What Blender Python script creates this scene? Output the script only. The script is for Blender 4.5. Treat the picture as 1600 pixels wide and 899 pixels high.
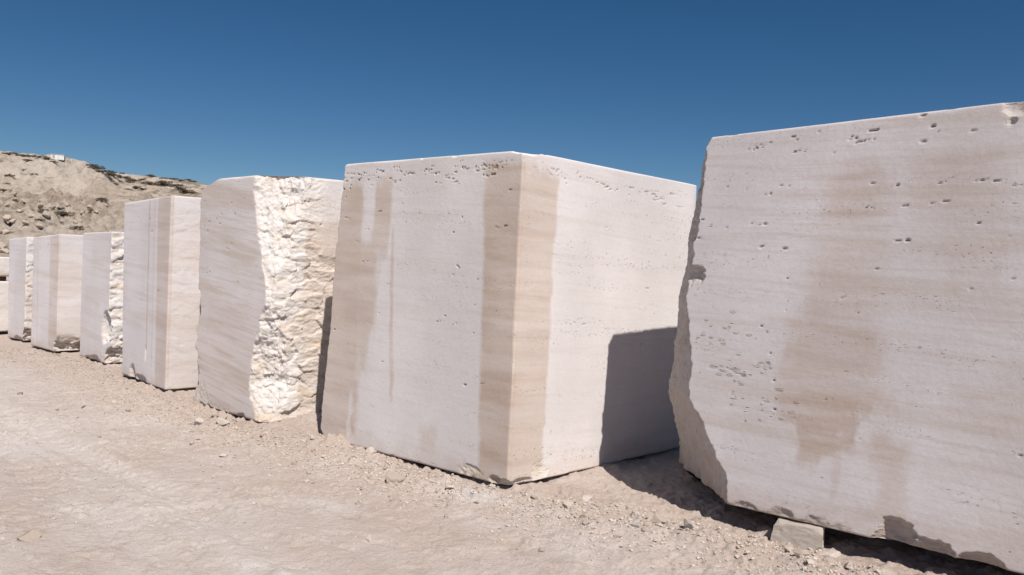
import bpy, math, random
import numpy as np
from mathutils import Matrix, Vector

S = bpy.context.scene
COL = S.collection
for o in list(bpy.data.objects):
    bpy.data.objects.remove(o)

# ------------------------------------------------------------------ camera
CAM_H = 1.4
cd = bpy.data.cameras.new('camera')
cam = bpy.data.objects.new('camera', cd)
COL.objects.link(cam)
fw = Vector((0, 0.999722, -0.023578))
rt = Vector((0.9993526, 0.0008483, 0.0359667))
up = Vector((-0.0359767, 0.0235629, 0.9990748))
cam.matrix_world = Matrix(((rt.x, up.x, -fw.x, 0), (rt.y, up.y, -fw.y, 0), (rt.z, up.z, -fw.z, CAM_H), (0, 0, 0, 1)))
cd.sensor_width = 36.0
cd.lens = 28.125
cd.clip_start = 0.05
cd.clip_end = 6000
S.camera = cam

# ------------------------------------------------------------------ light
SUN_EL = math.radians(48)
SUN_DIR = Vector((0.345, -0.938, 0)).normalized()           # towards the sun, in plan
world = bpy.data.worlds.new('World')
S.world = world
world.use_nodes = True
wn = world.node_tree
bg = wn.nodes['Background']
sky = wn.nodes.new('ShaderNodeTexSky')
sky.sky_type = 'NISHITA'
sky.sun_disc = False
sky.sun_elevation = SUN_EL
sky.sun_rotation = math.atan2(SUN_DIR.x, SUN_DIR.y)
sky.altitude = 2200
sky.air_density = 1.0
sky.dust_density = 0.2
sky.ozone_density = 2.2
hs = wn.nodes.new('ShaderNodeHueSaturation')                # the deep clear blue of dry mountain air
hs.inputs['Saturation'].default_value = 1.3
wn.links.new(sky.outputs[0], hs.inputs['Color'])
wn.links.new(hs.outputs[0], bg.inputs[0])
bg.inputs[1].default_value = 0.05
ld = bpy.data.lights.new('sun', 'SUN')
ld.energy = 4.4
ld.angle = math.radians(0.53)
ld.color = (1.0, 0.95, 0.89)
sun = bpy.data.objects.new('sun', ld)
COL.objects.link(sun)
d = Vector((SUN_DIR.x * math.cos(SUN_EL), SUN_DIR.y * math.cos(SUN_EL), math.sin(SUN_EL)))
sun.rotation_euler = (-d).to_track_quat('-Z', 'Y').to_euler()
sun.location = d * 60
S.view_settings.view_transform = 'Standard'
S.view_settings.look = 'None'
S.view_settings.gamma = 1
S.view_settings.exposure = 0.19
S.view_settings.use_curve_mapping = False

# ------------------------------------------------------------------ noise
M32 = np.uint32(0xFFFFFFFF)
def _hash(ix, iy, iz, seed):
    h = (ix.astype(np.int64) * 374761393 + iy.astype(np.int64) * 668265263 + iz.astype(np.int64) * 2147483647 + seed * 974711) & 0xFFFFFFFF
    h = ((h ^ (h >> 13)) * 1274126177) & 0xFFFFFFFF
    h = (h ^ (h >> 16))
    h = (h * 2246822519) & 0xFFFFFFFF
    h = h ^ (h >> 15)
    return (h & 0xFFFFFF).astype(np.float64) / 8388607.5 - 1.0
def vnoise(p, seed=0):
    f = np.floor(p); w = p - f
    w = w * w * w * (w * (w * 6 - 15) + 10)
    i = f.astype(np.int64)
    r = 0
    for dx in (0, 1):
        wx = w[:, 0] if dx else 1 - w[:, 0]
        for dy in (0, 1):
            wy = w[:, 1] if dy else 1 - w[:, 1]
            for dz in (0, 1):
                wz = w[:, 2] if dz else 1 - w[:, 2]
                r = r + wx * wy * wz * _hash(i[:, 0] + dx, i[:, 1] + dy, i[:, 2] + dz, seed)
    return r
def fbm(p, octv=4, seed=0, gain=0.5, ridge=False):
    r = 0; a = 1.0; t = 0
    for o in range(octv):
        n = vnoise(p * (2.03 ** o) + o * 17.3, seed + o * 31)
        if ridge: n = 1 - 2 * np.abs(n)
        r = r + a * n; t += a; a *= gain
    return r / t
def smooth(x, a, b):
    t = np.clip((x - a) / (b - a), 0, 1)
    return t * t * (3 - 2 * t)
def facets(p, cell, slope, seed):
    """flat, sharply meeting chips of broken stone: the nearest of many scattered tilted planes. p (n,2)"""
    q = p / cell
    b = np.floor(q).astype(np.int64)
    best = np.full(len(p), 1e9); out = np.zeros(len(p)); z0 = np.zeros(len(p), np.int64)
    for dx in (-1, 0, 1):
        for dy in (-1, 0, 1):
            cx, cy = b[:, 0] + dx, b[:, 1] + dy
            sx = cx + 0.5 + 0.48 * _hash(cx, cy, z0, seed); sy = cy + 0.5 + 0.48 * _hash(cx, cy, z0 + 1, seed)
            ux, uy = q[:, 0] - sx, q[:, 1] - sy
            dd = ux * ux + uy * uy; m = dd < best
            v = 0.55 * _hash(cx, cy, z0 + 2, seed) + slope * (ux * _hash(cx, cy, z0 + 3, seed) + uy * _hash(cx, cy, z0 + 4, seed)) * 1.6
            out = np.where(m, v, out); best = np.where(m, dd, best)
    return out
def c3(a, b, c=None):
    return np.stack([a, b, np.zeros_like(a) if c is None else c], 1)

# ------------------------------------------------------------------ mesh helpers
def make_mesh(name, V, F, mat, smooth_shade=True, attrs=None):
    """V (n,3); F (m,4) or (m,3)"""
    V = np.asarray(V, np.float32); F = np.asarray(F, np.int32)
    me = bpy.data.meshes.new(name)
    k = F.shape[1]
    me.vertices.add(len(V)); me.vertices.foreach_set('co', V.ravel())
    me.loops.add(F.size); me.loops.foreach_set('vertex_index', F.ravel())
    me.polygons.add(len(F))
    me.polygons.foreach_set('loop_start', np.arange(0, F.size, k, dtype=np.int32))
    me.polygons.foreach_set('use_smooth', np.full(len(F), smooth_shade, bool))
    me.update(calc_edges=True)
    me.validate()
    for n, a in (attrs or {}).items():
        a = np.asarray(a, np.float32)
        if a.ndim == 2:
            at = me.attributes.new(n, 'FLOAT_VECTOR', 'POINT'); at.data.foreach_set('vector', a.ravel())
        else:
            at = me.attributes.new(n, 'FLOAT', 'POINT'); at.data.foreach_set('value', a)
    if mat: me.materials.append(mat)
    return me
def link(name, me, parent=None, loc=None, label=None, cat=None, group=None, kind=None):
    o = bpy.data.objects.new(name, me)
    COL.objects.link(o)
    if parent: o.parent = parent
    if loc is not None: o.location = loc
    if label: o['label'] = label
    if cat: o['category'] = cat
    if group: o['group'] = group
    if kind: o['kind'] = kind
    return o

# ------------------------------------------------------------------ materials
class NT:
    def __init__(s, name):
        s.m = bpy.data.materials.new(name); s.m.use_nodes = True
        s.t = s.m.node_tree; s.b = s.t.nodes['Principled BSDF']
        s.b.inputs['Roughness'].default_value = 0.92
        s.b.inputs['Diffuse Roughness'].default_value = 0.25
        s.b.inputs['Specular IOR Level'].default_value = 0.25
    def n(s, ty, **kw):
        x = s.t.nodes.new(ty)
        for k, v in kw.items(): setattr(x, k, v)
        return x
    def l(s, a, b): s.t.links.new(a, b)
    def attr(s, name): return s.n('ShaderNodeAttribute', attribute_name=name)
    def mapping(s, src, scale, loc=(0, 0, 0), rot=(0, 0, 0)):
        m = s.n('ShaderNodeMapping'); m.inputs['Scale'].default_value = scale; m.inputs['Location'].default_value = loc
        m.inputs['Rotation'].default_value = rot
        s.l(src, m.inputs['Vector']); return m.outputs[0]
    def noise(s, vec, scale=1, detail=5, rough=0.55, dist=0):
        x = s.n('ShaderNodeTexNoise'); x.inputs['Scale'].default_value = scale; x.inputs['Detail'].default_value = detail
        x.inputs['Roughness'].default_value = rough; x.inputs['Distortion'].default_value = dist
        s.l(vec, x.inputs['Vector']); return x.outputs['Fac']
    def ramp(s, v, a, b, ca=0.0, cb=1.0, interp=True):
        x = s.n('ShaderNodeMapRange'); x.interpolation_type = 'SMOOTHSTEP' if interp else 'LINEAR'
        x.inputs[1].default_value = a; x.inputs[2].default_value = b
        x.inputs[3].default_value = ca; x.inputs[4].default_value = cb
        s.l(v, x.inputs[0]); return x.outputs[0]
    def math(s, op, a, b=None):
        x = s.n('ShaderNodeMath', operation=op)
        for i, v in enumerate((a, b)):
            if v is None: continue
            if isinstance(v, (int, float)): x.inputs[i].default_value = v
            else: s.l(v, x.inputs[i])
        return x.outputs[0]
    def mix(s, fac, a, b, mode='MIX'):
        x = s.n('ShaderNodeMix', data_type='RGBA', blend_type=mode)
        if isinstance(fac, (int, float)): x.inputs[0].default_value = fac
        else: s.l(fac, x.inputs[0])
        for i, v in ((6, a), (7, b)):
            if isinstance(v, tuple): x.inputs[i].default_value = (*v, 1)
            else: s.l(v, x.inputs[i])
        return x.outputs[2]
    def bump(s, h, strength, dist, prev=None):
        x = s.n('ShaderNodeBump'); x.inputs['Strength'].default_value = strength; x.inputs['Distance'].default_value = dist
        s.l(h, x.inputs['Height'])
        if prev: s.l(prev, x.inputs['Normal'])
        return x.outputs[0]

def stone_material(name, tint=(1, 1, 1), vein=1.0, pits=1.0, tilt=0.07, relief=1.0, broken=((0.76, 0.725, 0.69), (0.68, 0.585, 0.49))):
    k = NT(name)
    box = k.attr('box').outputs['Vector']
    stain = k.attr('stain').outputs['Fac']; fresh = k.attr('fresh').outputs['Fac']; dirt_shade = k.attr('dirt_shade').outputs['Fac']
    rb = k.mapping(box, (1, 1, 1), rot=(tilt, tilt, 0))
    v1 = k.noise(k.mapping(rb, (0.55, 0.55, 7.5)), 1.0, 7, 0.62, 0.35)
    v2 = k.noise(k.mapping(rb, (1.6, 1.6, 30), loc=(4, 2, 9)), 1.0, 6, 0.6, 0.3)
    cloud = k.noise(k.mapping(box, (1.3, 1.3, 0.8), loc=(7, 3, 1)), 1.0, 4, 0.5)
    fine = k.noise(box, 55, 5, 0.7)
    W = tuple(a * b for a, b in zip((0.74, 0.697, 0.69), tint))
    W2 = tuple(a * b for a, b in zip((0.66, 0.617, 0.607), tint))
    V = tuple(a * b for a, b in zip((0.57, 0.49, 0.43), tint))
    c = k.mix(k.ramp(cloud, 0.35, 0.65), W, W2)
    c = k.mix(k.ramp(v1, 0.48, 0.68, 0, 0.85 * vein), c, V)
    c = k.mix(k.ramp(v2, 0.50, 0.70, 0, 0.62 * vein), c, V)
    v3 = k.noise(k.mapping(rb, (1.0, 1.0, 62), loc=(2, 8, 5)), 1.0, 5, 0.62, 0.25)
    c = k.mix(k.ramp(v3, 0.52, 0.70, 0, 0.42 * vein + 0.08), c, V)
    # broken surfaces: whiter by default, with cream and ochre patches
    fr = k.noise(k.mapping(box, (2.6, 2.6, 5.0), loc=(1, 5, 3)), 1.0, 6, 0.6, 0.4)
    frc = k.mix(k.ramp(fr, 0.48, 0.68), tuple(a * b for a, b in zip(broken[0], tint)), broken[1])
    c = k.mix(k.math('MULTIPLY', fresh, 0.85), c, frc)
    # rusty water stains
    sn = k.noise(k.mapping(rb, (1.2, 1.2, 11), loc=(9, 9, 2)), 1.0, 6, 0.6, 0.4)
    sc = k.mix(k.ramp(sn, 0.35, 0.7), (0.82, 0.71, 0.60), (0.69, 0.555, 0.445))
    c = k.mix(stain, c, k.mix(1.0, c, sc, 'MULTIPLY'))
    # fine speckle of the travertine
    c = k.mix(k.ramp(fine, 0.35, 0.75, 0.0, 0.32), c, k.mix(1.0, c, (0.83, 0.79, 0.76), 'MULTIPLY'))
    # small open pores strung along the bedding
    pz = k.noise(k.mapping(rb, (42, 42, 130)), 1.0, 2, 0.5)
    band = k.noise(k.mapping(rb, (0.9, 0.9, 9), loc=(3, 1, 6)), 1.0, 3, 0.6)
    pore = k.math('MULTIPLY', k.ramp(pz, 0.655, 0.70), k.ramp(band, 0.52, 0.64))
    pore = k.math('MULTIPLY', pore, pits)
    dk = k.math('MAXIMUM', k.math('MULTIPLY', pore, 0.65), k.math('MULTIPLY', dirt_shade, 0.85))  # pores take dirt colour; pits also carry painted inner shade
    c = k.mix(dk, c, (0.24, 0.19, 0.165))
    k.l(c, k.b.inputs['Base Color'])
    # relief
    rel = k.noise(box, 26, 6, 0.65)
    relf = k.noise(k.mapping(box, (1, 1, 1.8)), 30, 6, 0.6)
    n = k.bump(k.math('MULTIPLY', relf, fresh), 0.6, 0.012)
    n = k.bump(rel, 0.35 * relief, 0.006, n)
    n = k.bump(fine, 0.35 * relief, 0.0022, n)
    n = k.bump(k.math('SUBTRACT', 1.0, pore), 0.9, 0.008, n)
    k.l(n, k.b.inputs['Normal'])
    return k.m

def ground_material():
    k = NT('quarry_dust')
    g = k.n('ShaderNodeNewGeometry').outputs['Position']
    along = k.mapping(g, (1, 1, 1), rot=(0, 0, math.radians(-138)))
    rub = k.attr('rubble').outputs['Fac']; powder = k.attr('powder').outputs['Fac']
    n1 = k.noise(k.mapping(along, (0.35, 1.3, 1)), 1.0, 6, 0.6, 0.3)
    n2 = k.noise(g, 2.3, 7, 0.62, 0.2)
    n3 = k.noise(g, 14, 6, 0.7)
    n4 = k.noise(g, 120, 4, 0.7)
    c = k.mix(k.ramp(n1, 0.38, 0.62), (0.53, 0.445, 0.392), (0.58, 0.51, 0.465))
    c = k.mix(k.ramp(n2, 0.42, 0.68, 0, 0.45), c, (0.485, 0.385, 0.322))
    trk = k.attr('track').outputs['Fac']
    c = k.mix(k.math('MULTIPLY', trk, 0.8), c, (0.62, 0.555, 0.515))
    c = k.mix(k.math('MULTIPLY', rub, k.ramp(n2, 0.3, 0.6, 0.35, 0.8)), c, (0.475, 0.38, 0.318))
    c = k.mix(k.ramp(n3, 0.52, 0.72, 0, 0.4), c, (0.62, 0.55, 0.50))
    c = k.mix(k.ramp(k.noise(along, 5.5, 7, 0.68, 0.4), 0.52, 0.66, 0, 0.4), c, (0.40, 0.315, 0.26))
    pw = k.math('MULTIPLY', powder, k.ramp(n3, 0.35, 0.6, 0.35, 1.0))
    c = k.mix(k.math('MULTIPLY', pw, 0.75), c, (0.68, 0.645, 0.62))
    c = k.mix(k.ramp(n4, 0.45, 0.70, 0, 0.4), c, (0.36, 0.285, 0.235))
    k.l(c, k.b.inputs['Base Color'])
    n = k.bump(n3, 0.75, 0.035)
    n = k.bump(k.noise(g, 45, 6, 0.72), 0.8, 0.012, n)
    n = k.bump(n4, 0.5, 0.004, n)
    k.l(n, k.b.inputs['Normal'])
    return k.m

def rock_material(name, a, b):
    k = NT(name)
    oc = k.n('ShaderNodeTexCoord').outputs['Object']
    rnd = k.n('ShaderNodeObjectInfo').outputs['Random']
    n = k.noise(oc, 9, 5, 0.6)
    c = k.mix(k.ramp(n, 0.35, 0.68), a, b)
    c = k.mix(k.ramp(rnd, 0, 1, 0, 0.5, False), c, (0.50, 0.42, 0.35))
    k.l(c, k.b.inputs['Base Color'])
    k.l(k.bump(k.noise(oc, 40, 5, 0.7), 0.6, 0.008), k.b.inputs['Normal'])
    return k.m

def hill_material():
    k = NT('quarry_hillside')
    g = k.n('ShaderNodeNewGeometry')
    P = g.outputs['Position']
    sep = k.n('ShaderNodeSeparateXYZ'); k.l(g.outputs['Normal'], sep.inputs[0])
    steep = k.ramp(sep.outputs['Z'], 0.55, 0.85, 1, 0)
    n1 = k.noise(P, 0.07, 7, 0.6, 0.3)
    n2 = k.noise(P, 0.6, 7, 0.66)
    st = k.noise(k.mapping(P, (0.03, 0.03, 0.9)), 1.0, 5, 0.6, 0.4)
    gv = k.noise(k.mapping(P, (0.25, 0.25, 0.03)), 1.0, 6, 0.65, 0.5)
    c = k.mix(k.ramp(n1, 0.4, 0.62), (0.48, 0.39, 0.31), (0.56, 0.48, 0.40))
    c = k.mix(k.math('MULTIPLY', steep, k.ramp(gv, 0.4, 0.65)), c, (0.56, 0.475, 0.40))
    c = k.mix(k.ramp(st, 0.52, 0.66, 0, 0.4), c, (0.38, 0.29, 0.22))
    scree = k.attr('scree').outputs['Fac']
    c = k.mix(k.math('MULTIPLY', scree, k.ramp(gv, 0.35, 0.6, 0.25, 0.9)), c, (0.60, 0.52, 0.45))
    c = k.mix(k.math('MULTIPLY', k.attr('talus').outputs['Fac'], k.ramp(n2, 0.42, 0.58, 0, 0.8)), c, (0.30, 0.23, 0.18))
    c = k.mix(k.ramp(n2, 0.50, 0.66, 0, 0.55), c, (0.32, 0.25, 0.195))
    c = k.mix(k.ramp(k.noise(k.mapping(P, (0.25, 0.25, 0.8)), 1.0, 8, 0.7, 0.5), 0.57, 0.64, 0, 0.6), c, (0.20, 0.15, 0.115))
    c = k.mix(k.ramp(k.noise(P, 0.9, 6, 0.7), 0.56, 0.66, 0, 0.6), c, (0.60, 0.52, 0.45))
    c = k.mix(k.math('MULTIPLY', k.attr('scrub').outputs['Fac'], k.ramp(k.noise(k.mapping(P, (1, 1, 2)), 0.35, 6, 0.65), 0.5, 0.58, 0, 0.8)), c, (0.20, 0.16, 0.12))
    k.l(c, k.b.inputs['Base Color'])
    n = k.bump(k.noise(P, 0.45, 8, 0.72), 1.0, 1.2)
    n = k.bump(k.noise(P, 2.5, 5, 0.7), 0.7, 0.3, n)
    k.l(n, k.b.inputs['Normal'])
    return k.m

def plain_material(name, colr, rough=0.9):
    k = NT(name)
    oc = k.n('ShaderNodeTexCoord').outputs['Object']
    n = k.noise(oc, 3, 4, 0.6)
    k.l(k.mix(k.ramp(n, 0.3, 0.7), colr, tuple(v * 0.75 for v in colr)), k.b.inputs['Base Color'])
    k.b.inputs['Roughness'].default_value = rough
    return k.m

# ------------------------------------------------------------------ ground
FOOT = [(4.6, 1.4), (0.88, 4.74), (0.02, 4.98), (-1.48, 6.25), (-2.02, 6.61), (-2.99, 7.55), (-3.51, 8.15), (-4.43, 9.14),
        (-4.98, 9.89), (-5.74, 10.66), (-6.2, 10.91), (-6.98, 11.63), (-7.35, 12.09), (-7.95, 12.63), (-9.2, 13.6), (-14, 18)]
def foot_dist(x, y):
    """signed: positive on the camera's side of the row"""
    best = np.full_like(x, 1e9); sgn = np.ones_like(x)
    for (x0, y0), (x1, y1) in zip(FOOT[:-1], FOOT[1:]):
        ex, ey = x1 - x0, y1 - y0; L2 = ex * ex + ey * ey
        t = np.clip(((x - x0) * ex + (y - y0) * ey) / L2, 0, 1)
        dx, dy = x - (x0 + t * ex), y - (y0 + t * ey)
        dd = np.hypot(dx, dy)
        m = dd < best
        best = np.where(m, dd, best)
        sgn = np.where(m, np.sign(ex * dy - ey * dx), sgn)
    return best * sgn
BUMPS = [(-1.35, 6.02, 0.22, 0.16, 0.060), (-1.72, 6.86, 0.30, 0.30, 0.07), (-1.62, 6.45, 0.2, 0.2, 0.03), (-0.95, 5.72, 0.25, 0.14, 0.022),
         (1.15, 4.12, 0.28, 0.16, 0.035), (0.75, 4.35, 0.3, 0.15, 0.02), (1.55, 3.75, 0.3, 0.16, 0.03), (-3.1, 7.5, 0.3, 0.2, 0.03),
         (-3.9, 8.35, 0.3, 0.2, 0.03), (2.2, 3.2, 0.3, 0.18, 0.035)]
_a = math.radians(-138)
def across(x, y): return x * math.sin(_a) + y * math.cos(_a)
TRACKS = [(across(-2.6, 5.2), .11, .9), (across(-2.9, 4.85), .10, .6), (across(-3.55, 4.0), .12, 1.0), (across(-3.2, 3.1), .10, .7), (across(-4.5, 3.4), .12, .8)]
def ground_z(x, y):
    fd = foot_dist(x, y)
    near = np.exp(-np.abs(np.where(fd > 0, np.maximum(fd - 0.25, 0), -fd * 0.3)) / 0.28)
    p = c3(x, y)
    R = np.array(p); a = math.radians(-138)
    R[:, 0] = p[:, 0] * math.cos(a) - p[:, 1] * math.sin(a)
    R[:, 1] = p[:, 0] * math.sin(a) + p[:, 1] * math.cos(a)
    A_, B_ = R[:, 0], R[:, 1]                                # along / across the haul road
    wob = B_ + 0.10 * fbm(c3(A_ * 0.25, A_ * 0), 2, 61)
    tyre = np.zeros_like(x); lug = np.zeros_like(x)
    for b0, w_, st in TRACKS:
        e = (wob - b0) / w_
        band = np.exp(-e ** 4) * st
        tyre = np.maximum(tyre, band)
        lug += band * np.sin(A_ * 2 * math.pi / 0.085 + np.abs(e) * 2.5) 
    keep = smooth(fbm(p * 0.9 + 3, 3, 62), -0.25, 0.25)
    fade = 1 / (1 + (np.hypot(x, y - 5) / 25) ** 2)
    z = 0.030 * fbm(p * 0.7, 3, 3) * smooth(np.abs(fd), 0.05, 0.9)
    z += 0.007 * fbm(R * np.array([0.5, 4.2, 1]), 3, 8) * smooth(fd, 0.2, 1.0)
    rut = smooth(fbm(R * np.array([0.25, 1.1, 1]) + 5, 2, 12), 0.0, 0.25)
    z -= (0.020 * tyre - 0.0030 * lug * keep) 
    z -= 0.018 * rut * smooth(fd, 0.6, 1.6)
    tread = fbm(p * 7, 4, 21, 0.6)
    z += 0.013 * tread * (0.6 + near) * (1 - 0.6 * rut * smooth(fd, 0.6, 1.6))
    z += 0.010 * smooth(fbm(R * np.array([1.3, 3.0, 1]) * 1.6, 4, 91, 0.6), 0.05, 0.12) * smooth(fd, 0.1, 0.5)
    z -= 0.008 * smooth(fbm(p * 4.5 + 9, 4, 92, 0.6), 0.12, 0.15)
    cl = smooth(fbm(p * 13, 3, 33, 0.55), 0.05, 0.5)
    patch = smooth(fbm(p * 1.1, 3, 41), -0.05, 0.35)
    z += (0.024 * near + 0.010 * patch) * cl
    cl2 = smooth(fbm(p * 30, 2, 55), 0.1, 0.5)
    z += (0.011 * near + 0.009 * patch) * cl2
    z *= fade
    for bx, by, sx, sy, h in BUMPS:
        ang = math.radians(138); ex, ey = math.cos(ang), math.sin(ang)
        u = (x - bx) * ex + (y - by) * ey; v = -(x - bx) * ey + (y - by) * ex
        z += h * np.exp(-(u / sx) ** 2 - (v / sy) ** 2)
    # earth bed the blocks rest on, well back from their front faces
    z += (0.028 + 0.105 * smooth(x, 1.45, 1.8)) * smooth(-fd, 0.55, 0.8) * (1 - smooth(-fd, 1.6, 2.2)) * 0.9
    z += 0.02 * smooth(-fd, 0.3, 0.6) * (1 - smooth(-fd, 1.6, 2.2)) * (1 - smooth(x, 0.6, 0.9))
    return z, near, patch, np.maximum(rut * smooth(fd, 0.6, 1.6) * .7, tyre * keep)
def axis(lo, hi, fine, far_lo, far_hi, grow=1.06):
    mid = np.arange(lo, hi + fine / 2, fine)
    def out(start, end, step, sg):
        r = []; v = start
        while (v - end) * sg < 0:
            step *= grow; v += sg * step; r.append(v)
        return r
    return np.array(out(lo, far_lo, fine, -1)[::-1] + list(mid) + out(hi, far_hi, fine, 1))
def build_ground():
    X = axis(-4.6, 3.3, 0.0115, -2500, 2500, 1.035)
    Y = axis(2.0, 8.2, 0.0115, -600, 3000, 1.022)
    gx, gy = np.meshgrid(X, Y, indexing='ij')
    x, y = gx.ravel(), gy.ravel()
    z, near, patch, track = ground_z(x, y)
    nx, ny = len(X), len(Y)
    i = np.arange(nx * ny).reshape(nx, ny)
    F = np.stack([i[:-1, :-1], i[1:, :-1], i[1:, 1:], i[:-1, 1:]], -1).reshape(-1, 4)
    p = c3(x, y)
    wx, wy = x + 0.15 * fbm(p * 4, 3, 71), y + 0.1 * fbm(p * 4, 3, 72)
    pw = np.zeros_like(x)
    for cx, cy, sx, sy, a in [(-0.16, 4.84, 0.42, 0.10, 1.0), (-1.05, 4.55, 0.25, 0.1, 0.75), (-1.75, 4.4, 0.5, 0.22, 0.4), (-3.7, 6.2, 0.7, 0.7, 0.5),
                              (-2.3, 4.3, 0.25, 0.12, 0.6), (-1.1, 3.6, 0.3, 0.1, 0.6), (-0.75, 5.35, 0.35, 0.06, 0.5), (-5.3, 7.4, 0.8, 0.8, 0.4)]:
        ang = math.radians(150 if cx > -0.5 else 138); ex, ey = math.cos(ang), math.sin(ang)
        u = (wx - cx) * ex + (wy - cy) * ey; v = -(wx - cx) * ey + (wy - cy) * ex
        pw = np.maximum(pw, a * np.exp(-(u / sx) ** 2 - (v / sy) ** 2))
    me = make_mesh('ground', np.stack([x, y, z], 1), F, ground_material(), True,
                   {'rubble': np.clip(near + 0.2 * patch, 0, 1), 'powder': pw, 'track': track})
    link('ground', me, kind='structure')
build_ground()

# ------------------------------------------------------------------ hill
def hill_z(x, y):
    """x, y in metres; the camera looks at it from the origin"""
    p = c3(x, y)
    # crest line: a ridge running to the right and falling away
    r = np.hypot(x, y); az = x / np.maximum(y, 1)             # tan of the bearing
    crest = np.interp(az, [-1.6, -1.0, -0.64, -0.58, -0.50, -0.392, -0.2, 0.1, 0.5], [0.142, 0.134, 0.1165, 0.1125, 0.1035, 0.0935, 0.062, 0.02, -0.01])
    w = fbm(p * 0.02, 3, 5)
    toe, terr0, terr1, top = 95 + 8 * w, 150 + 7 * w, 158 + 7 * w, 196 + 5 * w
    ch = crest * 196 + 0.9
    th = np.interp(az, [-1.2, -0.64, -0.39, 0, 0.5], [11.5, 11.3, 10.6, 4, 0])
    dist = y / 1.0
    z = np.where(dist < terr0, th * np.clip((dist - toe) / (terr0 - toe), 0, 1) ** 1.1,
        np.where(dist < terr1, th, th + (ch - th) * np.clip((dist - terr1) / (top - terr1), 0, 1)))
    # quarried face: steeper, left part
    face = smooth(-az, 0.47, 0.54)
    t = np.clip((dist - terr1) / (top - terr1), 0, 1)
    gul = fbm(c3(x * 0.12, y * 0.03), 4, 15, 0.55, True)
    prof = 1 - (1 - smooth(t + 0.20 * gul, 0.12, 0.62)) * 1.0
    z = z + face * np.where((dist > terr1), (ch - th) * (prof * 0.86 + 0.14 * t - t), 0)
    # scrubby right part: small ledges
    led = np.clip((dist - terr1) / (top - terr1), 0, 1) * 5 + 0.6 * fbm(p * 0.05, 3, 25)
    z += (1 - face) * np.where(dist > terr1, (smooth(led % 1, 0.55, 0.95) - (led % 1)) * (ch - th) / 5 * 0.8, 0)
    up = smooth(z, 0.3, 4)
    tt = np.clip((dist - terr1) / (top - terr1), 0, 1)
    z += up * (1.0 * fbm(p * 0.06, 4, 45) * (1 - 0.8 * tt) + 1.05 * fbm(p * 0.16, 5, 55, 0.66, True) * (1 - 0.45 * tt))
    strata = z * 0.55 + 0.9 * fbm(p * 0.07, 3, 77)
    z += up * 0.9 * (smooth(strata % 1, 0.35, 0.8) - strata % 1) * (0.5 + 0.5 * smooth(fbm(p * 0.09, 3, 78), -.2, .3)) * (1 - tt)
    low = (dist < terr0)
    z += up * low * (1.1 * smooth(fbm(p * 0.22, 4, 65), 0.08, 0.20) + 0.8 * smooth(fbm(p * 0.5, 4, 66), 0.10, 0.2) + 0.5 * smooth(fbm(p * 1.0, 2, 67), 0.2, 0.35))
    z -= np.maximum(dist - 200, 0) * 0.03
    # flatten noise at the very crest
    return np.where(z < 0.25, -1.5 + z, z) , face
def build_hill():
    X = np.concatenate([np.arange(-420, -170, 2.0), np.arange(-170, -40, 0.42), np.arange(-40, 160, 2.0)])
    Y = np.concatenate([np.arange(80, 215, 0.45), np.arange(215, 420, 3.0)])
    gx, gy = np.meshgrid(X, Y, indexing='ij'); x, y = gx.ravel(), gy.ravel()
    z, face = hill_z(x, y)
    nx, ny = len(X), len(Y); i = np.arange(nx * ny).reshape(nx, ny)
    F = np.stack([i[:-1, :-1], i[1:, :-1], i[1:, 1:], i[:-1, 1:]], -1).reshape(-1, 4)
    scrub = (1 - face) * smooth(y, 158, 175)
    link('hill', make_mesh('hill', np.stack([x, y, z], 1), F, hill_material(), True, {'scrub': scrub, 'scree': face * smooth(y, 156, 166) * smooth(fbm(c3(x * .06, y * .02), 3, 88), -.25, .2), 'talus': (1 - smooth(y, 150, 156)) * smooth(fbm(c3(x, y) * .06, 3, 89), -.3, .2)}), kind='structure')
build_hill()

# ------------------------------------------------------------------ stone blocks
def seg(lo, hi, f0, f1, fine, coarse):
    """grid lines on [lo,hi]: fine inside [f0,f1], coarse elsewhere"""
    out = []
    if f0 > lo: out += list(np.linspace(lo, f0, max(2, int((f0 - lo) / coarse) + 1))[:-1])
    out += list(np.linspace(f0, f1, max(2, int((f1 - f0) / fine) + 1)))
    if f1 < hi: out += list(np.linspace(f1, hi, max(2, int((hi - f1) / coarse) + 1))[1:])
    return np.array(out)

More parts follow.
